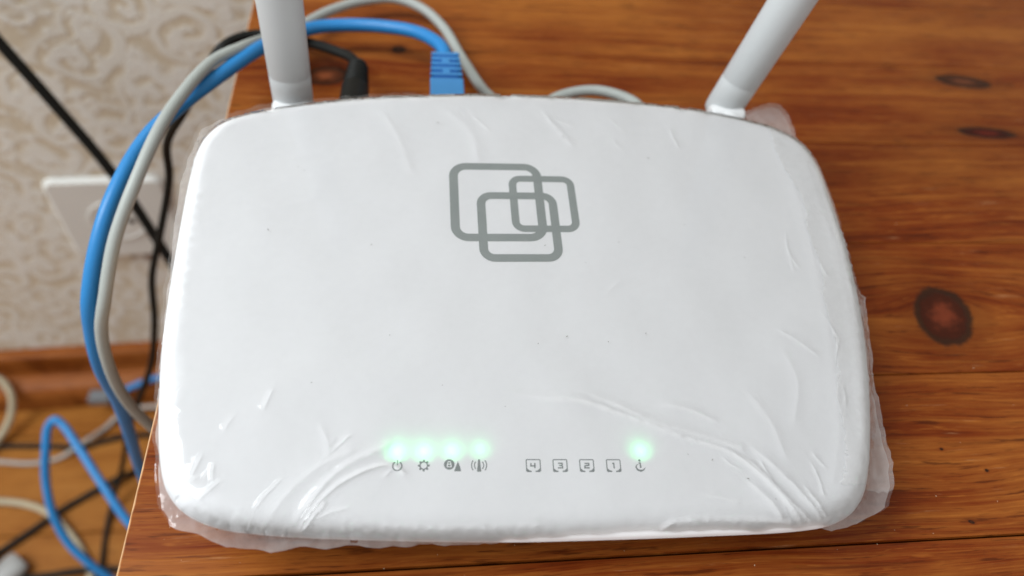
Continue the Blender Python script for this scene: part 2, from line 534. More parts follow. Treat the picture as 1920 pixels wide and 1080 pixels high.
for lx in (-68, 440):
    for ly in (-262, 200):
        a = tshift(Geo().box(lx, lx+44, ly, ly+44, FLOOR_Z+0.5, -24.4)).build('leg', M_TABLE, table)
        a['seed'] = 5.0
        a['tone'] = 0.5

# ------------------------------------------------------------------ router
ROT = math.radians(-2.24)
R_O = (4.82, 13.32, 0.0)
router = empty('wireless_router', R_O, ROT)
tag(router, 'white wireless router with grey squares logo, green lights and two antennas', 'router')

RING = [(-103.4, 56.5), (-98.6, 62.6), (-87.0, 68.3), (-69, 73.3), (-50.9, 76.7), (-18.9, 80.2), (6.4, 81.4), (26.1, 81.4), (46.1, 80.6),
        (66.2, 78.8), (85.9, 75.0), (97.3, 70.2), (104.2, 63.5), (107.4, 54), (108.3, 39.4), (108.3, 20.3), (107.0, 1.5),
        (104.2, -17.6), (100.4, -35.2), (95.6, -51.4), (91.2, -62), (86.3, -67.6), (79.2, -71.0), (70, -72.5), (40.6, -73.8), (12.4, -74.5),
        (-8.2, -74.7), (-41.4, -73.9), (-67.4, -72.4), (-80.4, -70.3), (-88.3, -66.6), (-93.5, -61.0), (-96.9, -51.8),
        (-99.9, -37.2), (-102.3, -21.4), (-103.8, -4.3), (-105.2, 18.3), (-106.0, 38.5), (-105.6, 49.0)]
RING = [(x_, y_-2.4*min(1.0, max(0.0, (y_-46)/28))) for x_, y_ in RING]
OUT = np.array(catmull(RING, 8, True))            # closed outline of the shell, mm
# resample evenly
seg = np.linalg.norm(np.roll(OUT, -1, 0) - OUT, axis=1)
cum = np.concatenate([[0], np.cumsum(seg)])
tot = cum[-1]
NO = 320
ext = np.vstack([OUT, OUT[:1]])
sp = np.arange(NO)*tot/NO
OUT = np.stack([np.interp(sp, cum, ext[:, 0]), np.interp(sp, cum, ext[:, 1])], 1)
tan = np.roll(OUT, -1, 0) - np.roll(OUT, 1, 0)
tan /= np.linalg.norm(tan, axis=1)[:, None]
area2 = np.sum(OUT[:, 0]*np.roll(OUT[:, 1], -1) - np.roll(OUT[:, 0], -1)*OUT[:, 1])
INW = np.stack([-tan[:, 1], tan[:, 0]], 1) * (1 if area2 > 0 else -1)

def inside_poly(pts, poly):
    x, y = pts[:, 0], pts[:, 1]
    ins = np.zeros(len(pts), bool)
    a = poly
    b = np.roll(poly, -1, 0)
    for (x0, y0), (x1, y1) in zip(a, b):
        if y0 == y1:
            continue
        c = (y0 > y) != (y1 > y)
        ins ^= c & (x < (x1-x0)*(y-y0)/(y1-y0) + x0)
    return ins

def dist_poly(pts, poly, closed=True):
    """distance to a polyline"""
    best = np.full(len(pts), 1e9)
    m = len(poly)
    for i in range(m if closed else m-1):
        a, b = poly[i], poly[(i+1) % m]
        ab = b-a
        t = np.clip(((pts-a) @ ab)/max(ab @ ab, 1e-9), 0, 1)
        d = np.linalg.norm(pts - (a + t[:, None]*ab), axis=1)
        best = np.minimum(best, d)
    return best

def signed_inside(pts):
    d = dist_poly(pts, OUT)
    return np.where(inside_poly(pts, OUT), d, -d)

EDGE_B = 3.9
def plane_z(p):
    """sloping top of the shell with a slight crown"""
    yw = 0.99924*p[:, 1] - 0.03909*p[:, 0] + 13.32
    return 30.0 + 0.12278*yw + 0.9*(1-(p[:, 0]/100.0)**2) - 0.9*(p[:, 1]/75.0)**2
def edge_drop(d, p):
    """rounding of the rim: broad along the front, tight along the back"""
    A = np.interp(p[:, 1], [-75, -45, 55, 78], [7.5, 5.0, 4.2, 3.5])
    q = np.clip(1-d/A, 0, 1)
    return np.interp(p[:, 1], [48, 76], [EDGE_B, 1.8])*(1-np.sqrt(np.maximum(1-q**2.2, 0)))
def cover_z(p, d=None):
    if d is None:
        d = np.maximum(signed_inside(p), 0)
    return plane_z(p) - edge_drop(d, p)
def grad_normals(p, fz, e=0.15):
    dx = (fz(p+np.array([e, 0])) - fz(p-np.array([e, 0])))/(2*e)
    dy = (fz(p+np.array([0, e])) - fz(p-np.array([0, e])))/(2*e)
    n = np.stack([-dx, -dy, np.ones(len(p))], 1)
    return n/np.linalg.norm(n, axis=1)[:, None]

LEDS = [(-36.4, -52.9), (-29.5, -52.9), (-22.2, -52.7), (-14.9, -52.3), (28.2, -52.6)]
pts, edges = [], []
def add_loop(loop):
    n0 = len(pts)
    pts.extend(Vector((float(a), float(b))) for a, b in loop)
    edges.extend((n0+i, n0+(i+1) % len(loop)) for i in range(len(loop)))
offs = [0, 0.12, 0.4, 0.9, 1.7, 2.9, 4.6, 7.0, 10.0, 13.0]
for k, o in enumerate(offs):
    lp = OUT + INW*o
    if k == 0:
        add_loop(lp)
    else:
        pts.extend(Vector((float(a), float(b))) for a, b in lp[(k % 2)::(1 if o < 3 else 2)])
LED_R = 3.1
for lx, ly in LEDS:
    for rr in (LED_R, 1.6):
        loop = [(lx+rr*math.cos(a*math.pi/14), ly+rr*math.sin(a*math.pi/14)) for a in range(28)]
        if rr == LED_R:
            add_loop(loop)
        else:
            pts.extend(Vector(q) for q in loop[::2])
gx, gy = np.meshgrid(np.arange(-104, 108, 3.0), np.arange(-74, 81, 3.0))
gp = np.stack([gx.ravel(), gy.ravel()], 1)
gd = signed_inside(gp)
gp = gp[gd > 14.5]
keep = np.ones(len(gp), bool)
for q in LEDS:
    keep &= np.linalg.norm(gp-np.array(q), axis=1) > LED_R+0.6
pts.extend(Vector((float(a), float(b))) for a, b in gp[keep])
vo, eo, fo, *_ = delaunay_2d_cdt(pts, edges, [], 1, 1e-5)
vp = np.array([(v.x, v.y) for v in vo])
vd = np.maximum(signed_inside(vp), 0)
vz = cover_z(vp, vd)
vn = grad_normals(vp, lambda q: cover_z(q))
cen = np.array([vp[list(f)].mean(0) for f in fo])
which = np.full(len(fo), -1)
for i, q in enumerate(LEDS):
    which[np.linalg.norm(cen-np.array(q), axis=1) < LED_R] = i
def sub_mesh(name, sel, mat, parent):
    idx = {}
    vs, ns, fs = [], [], []
    for f in sel:
        ff = []
        for i in f:
            if i not in idx:
                idx[i] = len(vs)
                vs.append((vp[i, 0], vp[i, 1], vz[i])); ns.append(vn[i])
            ff.append(idx[i])
        # keep faces pointing up
        a, b, c = (vp[f[0]], vp[f[1]], vp[f[2]])
        if (b[0]-a[0])*(c[1]-a[1]) - (b[1]-a[1])*(c[0]-a[0]) < 0:
            ff.reverse()
        fs.append(ff)
    return mesh_obj(name, vs, fs, mat, parent, True, [tuple(q) for q in ns])
cover = sub_mesh('top_cover', [f for f, w in zip(fo, which) if w < 0], M_COVER, router)
led_power = [0.0058, 0.0049, 0.0042, 0.0025, 0.0041]
for i, q in enumerate(LEDS):
    led = sub_mesh('indicator_light', [f for f, w in zip(fo, which) if w == i], M_COVER, router)
    ld = bpy.data.lights.new('indicator_diode', 'POINT')
    ld.energy = led_power[i]
    ld.color = (0.095, 1.0, 0.32)
    ld.shadow_soft_size = 0.0007
    lo = bpy.data.objects.new('indicator_diode', ld)
    zz = float(cover_z(np.array([q]))[0])
    lo.location = (q[0]*MM, q[1]*MM, (zz-1.5)*MM)
    link(lo, led)
    # light well that keeps each diode's light to its own patch of the cover
    hw_, zt_, zb_ = 2.5, zz-0.75, zz-4.6
    well = Geo()
    m_ = 20
    for zq in (zb_, zt_):
        well.v += [(q[0]+hw_*math.cos(2*math.pi*a_/m_), q[1]+hw_*math.sin(2*math.pi*a_/m_), zq) for a_ in range(m_)]
    well.f += [(a_, (a_+1) % m_, m_+(a_+1) % m_, m_+a_) for a_ in range(m_)] + [tuple(range(m_))]
    # opaque deck between the wells
    for a_ in range(m_):
        b_ = (a_+1) % m_
        A0, B0 = well.v[m_+a_], well.v[m_+b_]
        n0 = len(well.v)
        well.v += [(q[0]+(A0[0]-q[0])*1.42, q[1]+(A0[1]-q[1])*1.42, zt_), (q[0]+(B0[0]-q[0])*1.42, q[1]+(B0[1]-q[1])*1.42, zt_)]
        well.f.append((m_+a_, m_+b_, n0+1, n0))
    well.build('light_well', M_SOCKD, led)

# lower shell: seam groove, drafted walls, bottom
zr = cover_z(OUT, np.zeros(len(OUT)))
rings = [(0.02, 0.0), (0.6, -0.25), (0.7, -0.9), (0.5, -1.2), (2.2, -4.0)]
g = Geo()
loops = []
for o, dz in rings:
    p = OUT + INW*o
    loops.append([(p[i, 0], p[i, 1], zr[i]+dz) for i in range(NO)])
for o, zc in ((9.0, 6.0), (11.0, 2.6), (14.0, 1.6)):
    p = OUT + INW*o
    loops.append([(p[i, 0], p[i, 1], zc) for i in range(NO)])
for lp in loops:
    g.v += lp
for a in range(len(loops)-1):
    for i in range(NO):
        j = (i+1) % NO
        g.f.append((a*NO+i, a*NO+j, (a+1)*NO+j, (a+1)*NO+i))
g.f.append(tuple(range((len(loops)-1)*NO, len(loops)*NO)))
bm = bmesh.new()
base = g.build('base_shell', M_BASE, router, True)
bm.from_mesh(base.data); bmesh.ops.recalc_face_normals(bm, faces=bm.faces); bm.to_mesh(base.data); bm.free()
for fx, fy in ((-78, -55), (76, -55), (-82, 50), (82, 54)):
    lathe([(0, 5.0), (1.2, 5.0), (1.62, 4.6)], (fx, fy, 0.02), (0, 0, 1), 20).build('foot', M_BLACK, router)
# sockets in the back wall
def back_y(x):
    return float(np.interp(x, [-60, -19, 6, 26, 46, 66], [72.4, 77.8, 79.0, 79.0, 78.2, 76.4]))
for px in (-22.5, -6.5, 9.5, 25.5, 54.0):
    yb_ = back_y(px)
    Geo().box(px-6.6, px+6.6, yb_-9, yb_-1.15, 10, 22).build('port', M_SOCKD, router)

# ---- printing on the cover (flat ink, a few hundredths of a millimetre thick)
def decal(name, polys, centre, rot, lift, mat, parent):
    """polys: list of (outer, [holes]) in mm, laid on the cover"""
    V, F = [], []
    ca, sa = math.cos(rot), math.sin(rot)
    for outer, holes in polys:
        loops = [[Vector((a, b, 0)) for a, b in outer]] + [[Vector((a, b, 0)) for a, b in h] for h in holes]
        tris = tessellate_polygon(loops)
        flat = [p for lp in loops for p in lp]
        n0 = len(V)
        V += [(centre[0]+p.x*ca-p.y*sa, centre[1]+p.x*sa+p.y*ca) for p in flat]
        F += [tuple(n0+i for i in tr) for tr in tris]
    A = np.array(V)
    Z = cover_z(A, np.full(len(A), 20.0)) + lift
    fs = []
    for f in F:
        a, b, c = (A[i] for i in f)
        fs.append(f if (b[0]-a[0])*(c[1]-a[1]) - (b[1]-a[1])*(c[0]-a[0]) > 0 else tuple(reversed(f)))
    return mesh_obj(name, [(A[i, 0], A[i, 1], Z[i]) for i in range(len(A))], fs, mat, parent)

def arc(cx, cy, r, a0, a1, n=24):
    return [(cx+r*math.cos(math.radians(a0+(a1-a0)*i/n)), cy+r*math.sin(math.radians(a0+(a1-a0)*i/n))) for i in range(n+1)]
def rrect(w, h, r, n=8, edge=6):
    """rounded rectangle with points along its sides so it can follow the curved cover"""
    cs = [(w/2-r, h/2-r, 0), (-w/2+r, h/2-r, 90), (-w/2+r, -h/2+r, 180), (w/2-r, -h/2+r, 270)]
    out = []
    for i, (cx, cy, a) in enumerate(cs):
        q = arc(cx, cy, r, a, a+90, n)
        out += q
        nx = cs[(i+1) % 4]
        st = (nx[0]+r*math.cos(math.radians(nx[2])), nx[1]+r*math.sin(math.radians(nx[2])))
        for k_ in range(1, edge):
            out.append((q[-1][0]+(st[0]-q[-1][0])*k_/edge, q[-1][1]+(st[1]-q[-1][1])*k_/edge))
    return out
def stroke(p, w):
    """mitred outline of a polyline"""
    P = [np.array(q, float) for q in p]
    L_, R_ = [], []
    for i in range(len(P)):
        d0 = P[i]-P[i-1] if i > 0 else P[1]-P[0]
        d1 = P[i+1]-P[i] if i < len(P)-1 else P[-1]-P[-2]
        d0 = d0/np.linalg.norm(d0); d1 = d1/np.linalg.norm(d1)
        n0, n1 = np.array([-d0[1], d0[0]]), np.array([-d1[1], d1[0]])
        m = n0+n1; m /= np.linalg.norm(m)
        ww = w[i] if isinstance(w, (list, tuple)) else w
        k_ = ww/2/max(m @ n1, 0.45)
        L_.append(tuple(P[i]+m*k_)); R_.append(tuple(P[i]-m*k_))
    return L_ + R_[::-1]

LOGO_ROT = math.radians(2.0)
for (cx, cy, w, h, r, s_), lift in zip(((-8.4, 29.3, 30.4, 31.6, 5.6, 2.85), (6.6, 29.0, 21.8, 22.8, 4.0, 2.5), (-1.75, 19.6, 26.0, 26.9, 4.8, 2.75)), (0.05, 0.07, 0.09)):
    decal('logo_square', [(rrect(w, h, r), [rrect(w-2*s_, h-2*s_, max(r-s_, 1.0))])], (cx, cy), LOGO_ROT, lift, M_INK, router)

def icon(name, polys, x):
    return decal(name, polys, (x, -56.9), 0.0, 0.05, M_INK2, router)
# power
icon('power_icon', [(stroke(arc(0, -0.1, 1.16, 118, 422, 36), 0.36), []), (stroke([(0.03, 1.45), (0.03, 0.1)], 0.26), [])], -36.2)
# gear
gear = []
for i in range(8):
    a = 90 + i*45
    for da, rr in ((-15, 1.12), (-8.5, 1.52), (8.5, 1.52), (15, 1.12)):
        gear.append((rr*math.cos(math.radians(a+da)), rr*math.sin(math.radians(a+da))))
icon('gear_icon', [(gear, [arc(0, 0, 0.80, 0, 348, 29)])], -29.45)
# globe with a padlock and a peak
gl_hole = [(-0.34, 0.88), (0.34, 0.88), (0.48, 0.45), (0.66, -0.35), (0.66, -0.72), (-0.66, -0.72), (-0.66, -0.35), (-0.48, 0.45)]
gl_c = (-0.62, 0.28)
icon('globe_icon', [([(gl_c[0]+a, gl_c[1]+b) for a, b in arc(0, 0, 1.36, 0, 350, 35)], [[(gl_c[0]+a, gl_c[1]+b) for a, b in gl_hole]]),
                    ([(gl_c[0]+a, gl_c[1]+b) for a, b in arc(0, 0.40, 0.25, 0, 330, 11)], []),
                    ([(gl_c[0]+a, gl_c[1]+b) for a, b in ((-0.36, -0.50), (0.36, -0.50), (0.36, -0.08), (-0.36, -0.08))], []),
                    ([(1.62, 1.1), (0.98, -0.6), (0.66, -1.5), (2.46, -1.5), (2.2, -0.4)], [])], -22.3)
# radio mast with waves
icon('wireless_icon', [([(-0.30, 1.35), (-0.2, 1.62), (0.2, 1.62), (0.30, 1.35), (0.36, 0.2), (0.54, -1.2), (0.52, -1.6), (-0.52, -1.6), (-0.54, -1.2), (-0.36, 0.2)], []),
                       (stroke(arc(0.25, 0.05, 1.45, 140, 220, 12), 0.27), []), (stroke(arc(0.3, 0.05, 2.25, 145, 215, 14), 0.27), []),
                       (stroke(arc(-0.25, 0.05, 1.45, -40, 40, 12), 0.27), []), (stroke(arc(-0.3, 0.05, 2.25, -35, 35, 14), 0.27), [])], -15.2)
# numbered ports
DIG = {'4': [[(-0.6, 0.62), (-0.68, -0.12), (0.62, -0.12)], [(0.42, 0.66), (0.36, -0.72)]],
       '3': [[(-0.55, 0.58), (0.55, 0.58), (0.5, 0.0), (-0.3, 0.0)], [(0.5, 0.0), (0.62, -0.62), (-0.62, -0.62)]],
       '2': [[(-0.58, 0.55), (0.6, 0.55), (0.55, 0.05), (-0.5, -0.1), (-0.6, -0.62), (0.7, -0.62)]],
       '1': [[(-0.32, 0.55), (0.08, 0.62), (0.1, -0.75)]]}
for dgt, x_ in zip('4321', (-1.0, 6.1, 13.2, 20.4)):
    frame = stroke([(-1.83, -1.55), (-1.83, 1.4), (-1.68, 1.55), (1.68, 1.55), (1.83, 1.4), (1.83, -1.55)], 0.27)
    pol = [(frame, []), ([(-1.7, -0.75), (-1.1, -1.28), (-0.5, -1.42), (-0.52, -1.72), (-1.75, -1.72)], []), ([(1.7, -0.75), (1.75, -1.72), (0.52, -1.72), (0.5, -1.42), (1.1, -1.28)], [])]
    for ln in DIG[dgt]:
        pol.append((stroke(ln, 0.34), []))
    icon('port_icon', pol, x_)
# information mark on a swoosh
icon('information_icon', [(arc(-0.05, 1.38, 0.32, 0, 340, 17), []), ([(-0.35, 0.86), (0.22, 0.9), (0.3, -0.62), (-0.12, -0.66), (-0.12, 0.55), (-0.35, 0.5)], []),
                          (stroke([(-0.45, 0.42), (-0.95, 0.12), (-1.18, -0.4), (-0.85, -1.1), (0.0, -1.4), (0.8, -1.15), (1.4, -0.5)], [0.10, 0.24, 0.36, 0.46, 0.52, 0.34, 0.06]), [])], 27.6)

# ---- antennas: upright rods on knuckle hinges at the back
inv = Matrix.Rotation(-ROT, 4, 'Z')
def to_local(p):
    q = inv @ (Vector(p) - Vector(R_O))
    return np.array(q)
for bx, tip_dir in (((-73.0, 103.5, 26.5), (0.012, 0.050, 1.0)), ((89.2, 97.5, 33.2), (0.245, 0.040, 1.0))):
    b = to_local(bx)
    d = np.array(inv.to_3x3() @ Vector(tip_dir)); d /= np.linalg.norm(d)
    pr = [(-3.5, 5.2), (-3.0, 6.2), (-1.8, 6.95), (0.0, 7.2), (8.0, 7.3), (11.6, 7.32), (11.9, 7.2), (12.2, 7.34), (45, 7.75), (110, 7.9), (150, 7.4), (168, 6.2), (172, 5.2), (174, 2.5), (174.3, 0.3)]
    ant = lathe(pr, b, d, 40, 0.82, side_dir=(1, 0, 0)).build('antenna', M_ANT, router, True)
    # hinge: a rounded arm from the back wall and a pivot drum in front of the rod
    hz = b + d*1.0
    arm0 = np.array([hz[0], b[1]-26, hz[2]-5.0]); 
    h1 = lathe([(0, 5.6), (15.0, 6.2), (19.5, 6.3), (21.5, 5.9), (22.6, 4.6), (23.0, 2.5)], arm0, (0, 1, 0.06), 32).build('hinge', M_HINGE, ant, True)
    lathe([(-6.6, 3.4), (-6.3, 4.2), (-5.4, 4.7), (5.4, 4.7), (6.3, 4.2), (6.6, 3.4)], b - d*1.2 + np.array([0, -5.0, 0.0]), (1, 0, 0), 24).build('pivot', M_HINGE, ant, True)

# ------------------------------------------------------------------ plastic film over the router
FILM = [(-107.3, 12.0), (-109.4, 30.2), (-110.2, 47.7), (-108.0, 63.0), (-102.5, 67.0), (-87.7, 75.5), (-77.0, 77.3), (-62, 79.5), (-51.3, 81.8), (-40.0, 83.8), (-26.5, 83.5),
        (6.8, 84.2), (51.3, 84.8), (67.4, 82.7), (88.4, 83.6), (97.8, 87.6), (102.4, 87.1), (104.6, 81.9), (105.2, 65.9), (106.9, 44.7), (108.1, 24.1),
        (108.6, 7.1), (109.0, 1.4), (111.1, 0.9), (110.2, -1.2), (107.3, -14.5), (104.2, -28.9), (103.5, -40.8), (102.4, -53.6), (101.1, -59.7), (97.9, -65.8), (88.1, -70.2),
        (79.9, -72.4), (75.6, -71.3), (66, -72.6), (55.9, -73.0), (34.2, -72.9), (5.8, -74.0), (-10.7, -74.8), (-33.6, -75.2), (-59.8, -75.0), (-66.8, -75.6), (-77.7, -74.5),
        (-84.5, -71.6), (-90.6, -69.5), (-94.9, -64.7), (-97.4, -55.0), (-99.7, -46.5), (-101.5, -34.6), (-103.6, -21.8), (-105.3, -4.7)]
fo_ = []
FA = np.array([(x_, y_-1.4*min(1.0, max(0.0, (y_-46)/28))*(abs(x_) < 92)) for x_, y_ in FILM])
for i in range(len(FA)):
    a, b = FA[i], FA[(i+1) % len(FA)]
    L_ = np.linalg.norm(b-a)
    nn = max(2, int(L_/1.6))
    nr = np.array([-(b-a)[1], (b-a)[0]])/max(L_, 1e-6)
    for k in range(nn):
        q = a+(b-a)*k/nn
        j = noise.noise(Vector((q[0]*0.16, q[1]*0.16, 5.0)))*0.75 + noise.noise(Vector((q[0]*0.7, q[1]*0.7, 9.0)))*0.28
        fo_.append(q + nr*j)
FO = np.array(fo_)
RIDGES = [  # polyline, height mm, half width mm
    ([(-61.5, -74.0), (-57.7, -68.4), (-52.5, -62.5), (-44.9, -58.0), (-38.9, -56.6), (-35.0, -58.6)], 0.75, 0.75),
    ([(-62.5, -73.0), (-58.3, -66.4), (-51.3, -57.7), (-39.8, -51.6)], 0.65, 1.5),
    ([(-68.5, -72.0), (-64.0, -64.4), (-55.7, -56.3), (-49.3, -53.5)], 0.5, 2.4),
    ([(-58.2, -44.9), (-54.9, -50.7), (-54.5, -57.7)], 0.35, 1.8),
    ([(-60, -73.5), (-54.5, -66.5)], 0.7, 0.6),
    ([(-8.1, -36.1), (0, -38.1), (13.3, -39.1), (26.3, -43.6), (42.0, -49.6), (53.3, -53.4), (63.2, -62.8), (70.1, -73)], 0.75, 1.2),
    ([(12.8, -35.9), (22.2, -39.8), (33.6, -45.1), (45.2, -48.6), (56, -52)], 0.55, 1.5),
    ([(34.4, -39.6), (43.4, -41.2), (49.7, -44.2)], 0.4, 1.2),
    ([(52.8, -51.9), (59.9, -57.8), (66.9, -66.4), (73.5, -73)], 0.7, 0.8),
    ([(57, -50), (64, -56.5), (71, -65), (76, -72)], 0.5, 1.3),
    ([(71.0, -61.4), (77.8, -72.2)], 0.55, 0.7),
    ([(55, -60), (61, -66), (65, -73)], 0.5, 1.6),
    ([(2, -74.4), (29.6, -73.4), (34.4, -71.4), (54.1, -70.9), (66, -71.5)], 0.7, 0.9),
    ([(91.7, 70.5), (93.7, 29.5), (91.2, -11.3), (86.0, -45.6), (80.3, -60.7)], 0.22, 2.4),
    ([(99, 72), (101.5, 40), (101, 8), (97.5, -22), (92, -48)], 0.2, 1.2),
    ([(-49.3, 68.9), (-42.4, 57.0), (-37.3, 41.1)], 0.30, 2.0),
    ([(-28.3, 71.6), (-17.2, 58.6), (-15.2, 46.8)], 0.35, 2.2),
    ([(7.3, 71.4), (16.7, 55.7)], 0.40, 1.3),
    ([(-70.6, -35.7), (-72.3, -41.3)], 0.35, 0.8),
    ([(-85.6, -53.6), (-87.2, -59.0)], 0.35, 0.5),
    ([(-49.2, -70.2), (-28.3, -72.2), (-1.7, -71.8)], 0.4, 1.2),
    ([(-83, 24), (-74, 25.5), (-66, 28)], 0.22, 0.8), ([(-78, 42), (-64, 50)], 0.2, 1.6),
    ([(74, -20), (77, -32), (73, -44)], 0.25, 2.2), ([(60, -34), (66, -44), (68, -54)], 0.25, 1.6),
]
rr_ = random.Random(44)
def crinkles(n, cx, cy, sx_, sy_, ang, L0, L1, amp):
    for _ in range(n):
        x_, y_ = rr_.gauss(cx, sx_), rr_.gauss(cy, sy_)
        a_ = math.radians(rr_.gauss(ang, 22)); l_ = rr_.uniform(L0, L1)
        dx_, dy_ = math.cos(a_)*l_/2, math.sin(a_)*l_/2
        RIDGES.append(([(x_-dx_, y_-dy_), (x_+rr_.uniform(-.6, .6), y_+rr_.uniform(-.6, .6)), (x_+dx_, y_+dy_)], amp*rr_.uniform(0.5, 1.0), rr_.uniform(0.4, 0.8)))
crinkles(9, 62, -60, 9, 6, -48, 5, 13, 0.40)
crinkles(7, -52, -62, 9, 6, 52, 5, 13, 0.40)
crinkles(8, 88, -20, 4, 28, -80, 6, 16, 0.30)
crinkles(6, -88, -55, 6, 10, 60, 3, 8, 0.30)
crinkles(8, 0, 66, 45, 6, -60, 4, 12, 0.25)
crinkles(10, 0, -5, 60, 35, 20, 3, 9, 0.12)
def film_extra(p):
    z = np.zeros(len(p))
    for poly, amp, sig in RIDGES:
        q = np.array(catmull([(a, b) for a, b in poly], 5))
        d = dist_poly(p, q, False)
        # fade towards both ends
        e0 = np.linalg.norm(p-q[0], axis=1); L_ = np.sum(np.linalg.norm(np.diff(q, axis=0), axis=1))
        fade = np.clip(e0/(0.25*L_), 0.15, 1)
        z = np.maximum(z, 0.42*amp*fade*(0.7*np.exp(-d/(0.62*sig)) + 0.3*np.exp(-(d/(1.1*sig))**2)))
    return z
def film_height(p, d, layer=0):
    drop = np.where(d > 0, np.minimum(edge_drop(np.maximum(d, 0), p), 4.2), 4.2 + 0.4*np.minimum(-d, 4))
    crumple = np.array([noise.noise(Vector((a*0.45, b*0.45, 2.0+layer*5))) for a, b in p])
    wav = np.array([noise.noise(Vector((a*0.055, b*0.055, 7.0))) for a, b in p])
    rim = np.clip((5.0-d)/6.0, 0, 1)
    z = plane_z(p) - drop + 0.50 + 0.22*(wav+0.6) + rim*(0.75*crumple*np.clip(0.35-d*0.6, 0.12, 1) + 0.3)
    return z - layer*(1.7+0.5*crumple)
fpts = [Vector((float(a), float(b))) for a, b in FO]
fedges = [(i, (i+1) % len(FO)) for i in range(len(FO))]
ins = []
for o in (0.8, 2.0, 3.6, 5.6, 8.2):
    ins.append((OUT + INW*(o-1.2))[::2])
step = 1.5
gx, gy = np.meshgrid(np.arange(-104, 108, step), np.arange(-74, 82, step))
gp = np.stack([gx.ravel(), gy.ravel()], 1) + np.random.RandomState(3).uniform(-0.35, 0.35, (gx.size, 2))
# dense near the ridges, sparse elsewhere
near = np.full(len(gp), 1e9)
for poly, amp, sig in RIDGES:
    near = np.minimum(near, dist_poly(gp, np.array(catmull([(a, b) for a, b in poly], 4)), False))
rs = np.random.RandomState(5).rand(len(gp))
gp = gp[(near < 5) | (rs < 0.35)]
extra = []
for poly, amp, sig in RIDGES:
    q = np.array(catmull([(a, b) for a, b in poly], 8))
    tq = np.gradient(q, axis=0); tq /= np.linalg.norm(tq, axis=1)[:, None]
    nq = np.stack([-tq[:, 1], tq[:, 0]], 1)
    for m_ in (-2.2, -1.2, -0.55, -0.2, 0, 0.2, 0.55, 1.2, 2.2):
        extra.append(q+nq*m_*sig*0.75)
allp = np.vstack(ins + [gp] + extra)
ok = inside_poly(allp, FO) & (dist_poly(allp, FO) > 0.35)
allp = allp[ok]
fpts += [Vector((float(a), float(b))) for a, b in allp]
v2, e2, f2, *_ = delaunay_2d_cdt(fpts, fedges, [], 1, 0.08)
fp = np.array([(v.x, v.y) for v in v2])
fd = signed_inside(fp)
fz = film_height(fp, fd) + film_extra(fp)
V = [(fp[i, 0], fp[i, 1], fz[i]) for i in range(len(fp))]
Fs = []
for f in f2:
    a, b, c = fp[f[0]], fp[f[1]], fp[f[2]]
    Fs.append(tuple(f) if (b[0]-a[0])*(c[1]-a[1]) - (b[1]-a[1])*(c[0]-a[0]) > 0 else tuple(reversed(f)))
# the turned-under second layer along the border
low = film_height(fp, fd, 1)
N_TOP = len(Fs)
rim_v = {}
for f in list(Fs):
    if max(fd[i] for i in f) < 1.2:
        ff = []
        for i in f:
            if i not in rim_v:
                rim_v[i] = len(V)
                V.append((fp[i, 0]*0.997+0.1, fp[i, 1]*0.996, low[i]))
            ff.append(rim_v[i])
        Fs.append(tuple(ff))
N_RIM = len(Fs)
# a fold lying double along the right-hand side
fold = {}
for f in list(Fs[:N_TOP]):
    cx_, cy_ = fp[list(f)].mean(0)
    if cy_ > -62 and cx_ > np.interp(cy_, [-62, -45.6, -11.3, 29.5, 70.5, 90], [83, 87.5, 93.0, 95.5, 90, 86]) + 0.8*math.sin(cy_*0.21):
        ff = []
        for i in f:
            if i not in fold:
                fold[i] = len(V)
                V.append((fp[i, 0], fp[i, 1], fz[i]+0.25+0.2*noise.noise(Vector((fp[i, 0]*0.12, fp[i, 1]*0.05, 1.0)))))
            ff.append(fold[i])
        Fs.append(tuple(ff))
film = mesh_obj('protective_film', V, Fs, M_FILM, None, True)
film.data.materials.append(M_RIM)
film.data.materials.append(M_FOLD)
for pl_, f in zip(film.data.polygons, Fs):
    if N_TOP <= pl_.index < N_RIM:
        pl_.material_index = 1
    elif pl_.index >= N_RIM:
        pl_.material_index = 2
film.location = Vector(R_O)*MM
film.rotation_euler = (0, 0, ROT)
tag(film, 'clear wrinkled plastic protective film covering the white router', 'plastic film')

# ------------------------------------------------------------------ cables
def cable(name, pts_, r, mat, label, wob=0.03, sides=14, group=None):
    root = empty(name, pts_[0])
    tag(root, label, 'cable', group)
    o = np.array(pts_[0], float)
    tube([np.array(p)-o for p in pts_], r, sides, 8, wob).build('sheath', mat, root, True)
    return root, o

BLUE = [(-15.9, 139.9, 20.0), (-16.3, 147.0, 21.0), (-20.0, 155.6, 20.0), (-27.9, 164.9, 18.0), (-42.0, 173.0, 15.0), (-58.6, 176.4, 13.0), (-72.3, 173.5, 13.0), (-86.2, 158.7, 16.0), (-92.4, 143.9, 20.5), (-106.1, 124.8, 19.8), (-118.1, 110.4, 16.7), (-127.6, 96.3, 12.9), (-136.1, 67.0, 5.0), (-143.6, 47.6, -15.6), (-147.3, 43.4, -32.4), (-150.9, 42.0, -53.5), (-156.3, 47.6, -88.5), (-166.1, 54.5, -136.1), (-176.8, 62.0, -183.4), (-186.0, 68.0, -258.4), (-170, 80, -350), (-120, 90, -430), (-60, 95, -443)]
root, o = cable('network_cable', BLUE, 2.85, M_BLUE, 'blue network cable plugged into router back and arching down past table edge', 0.02, 16)
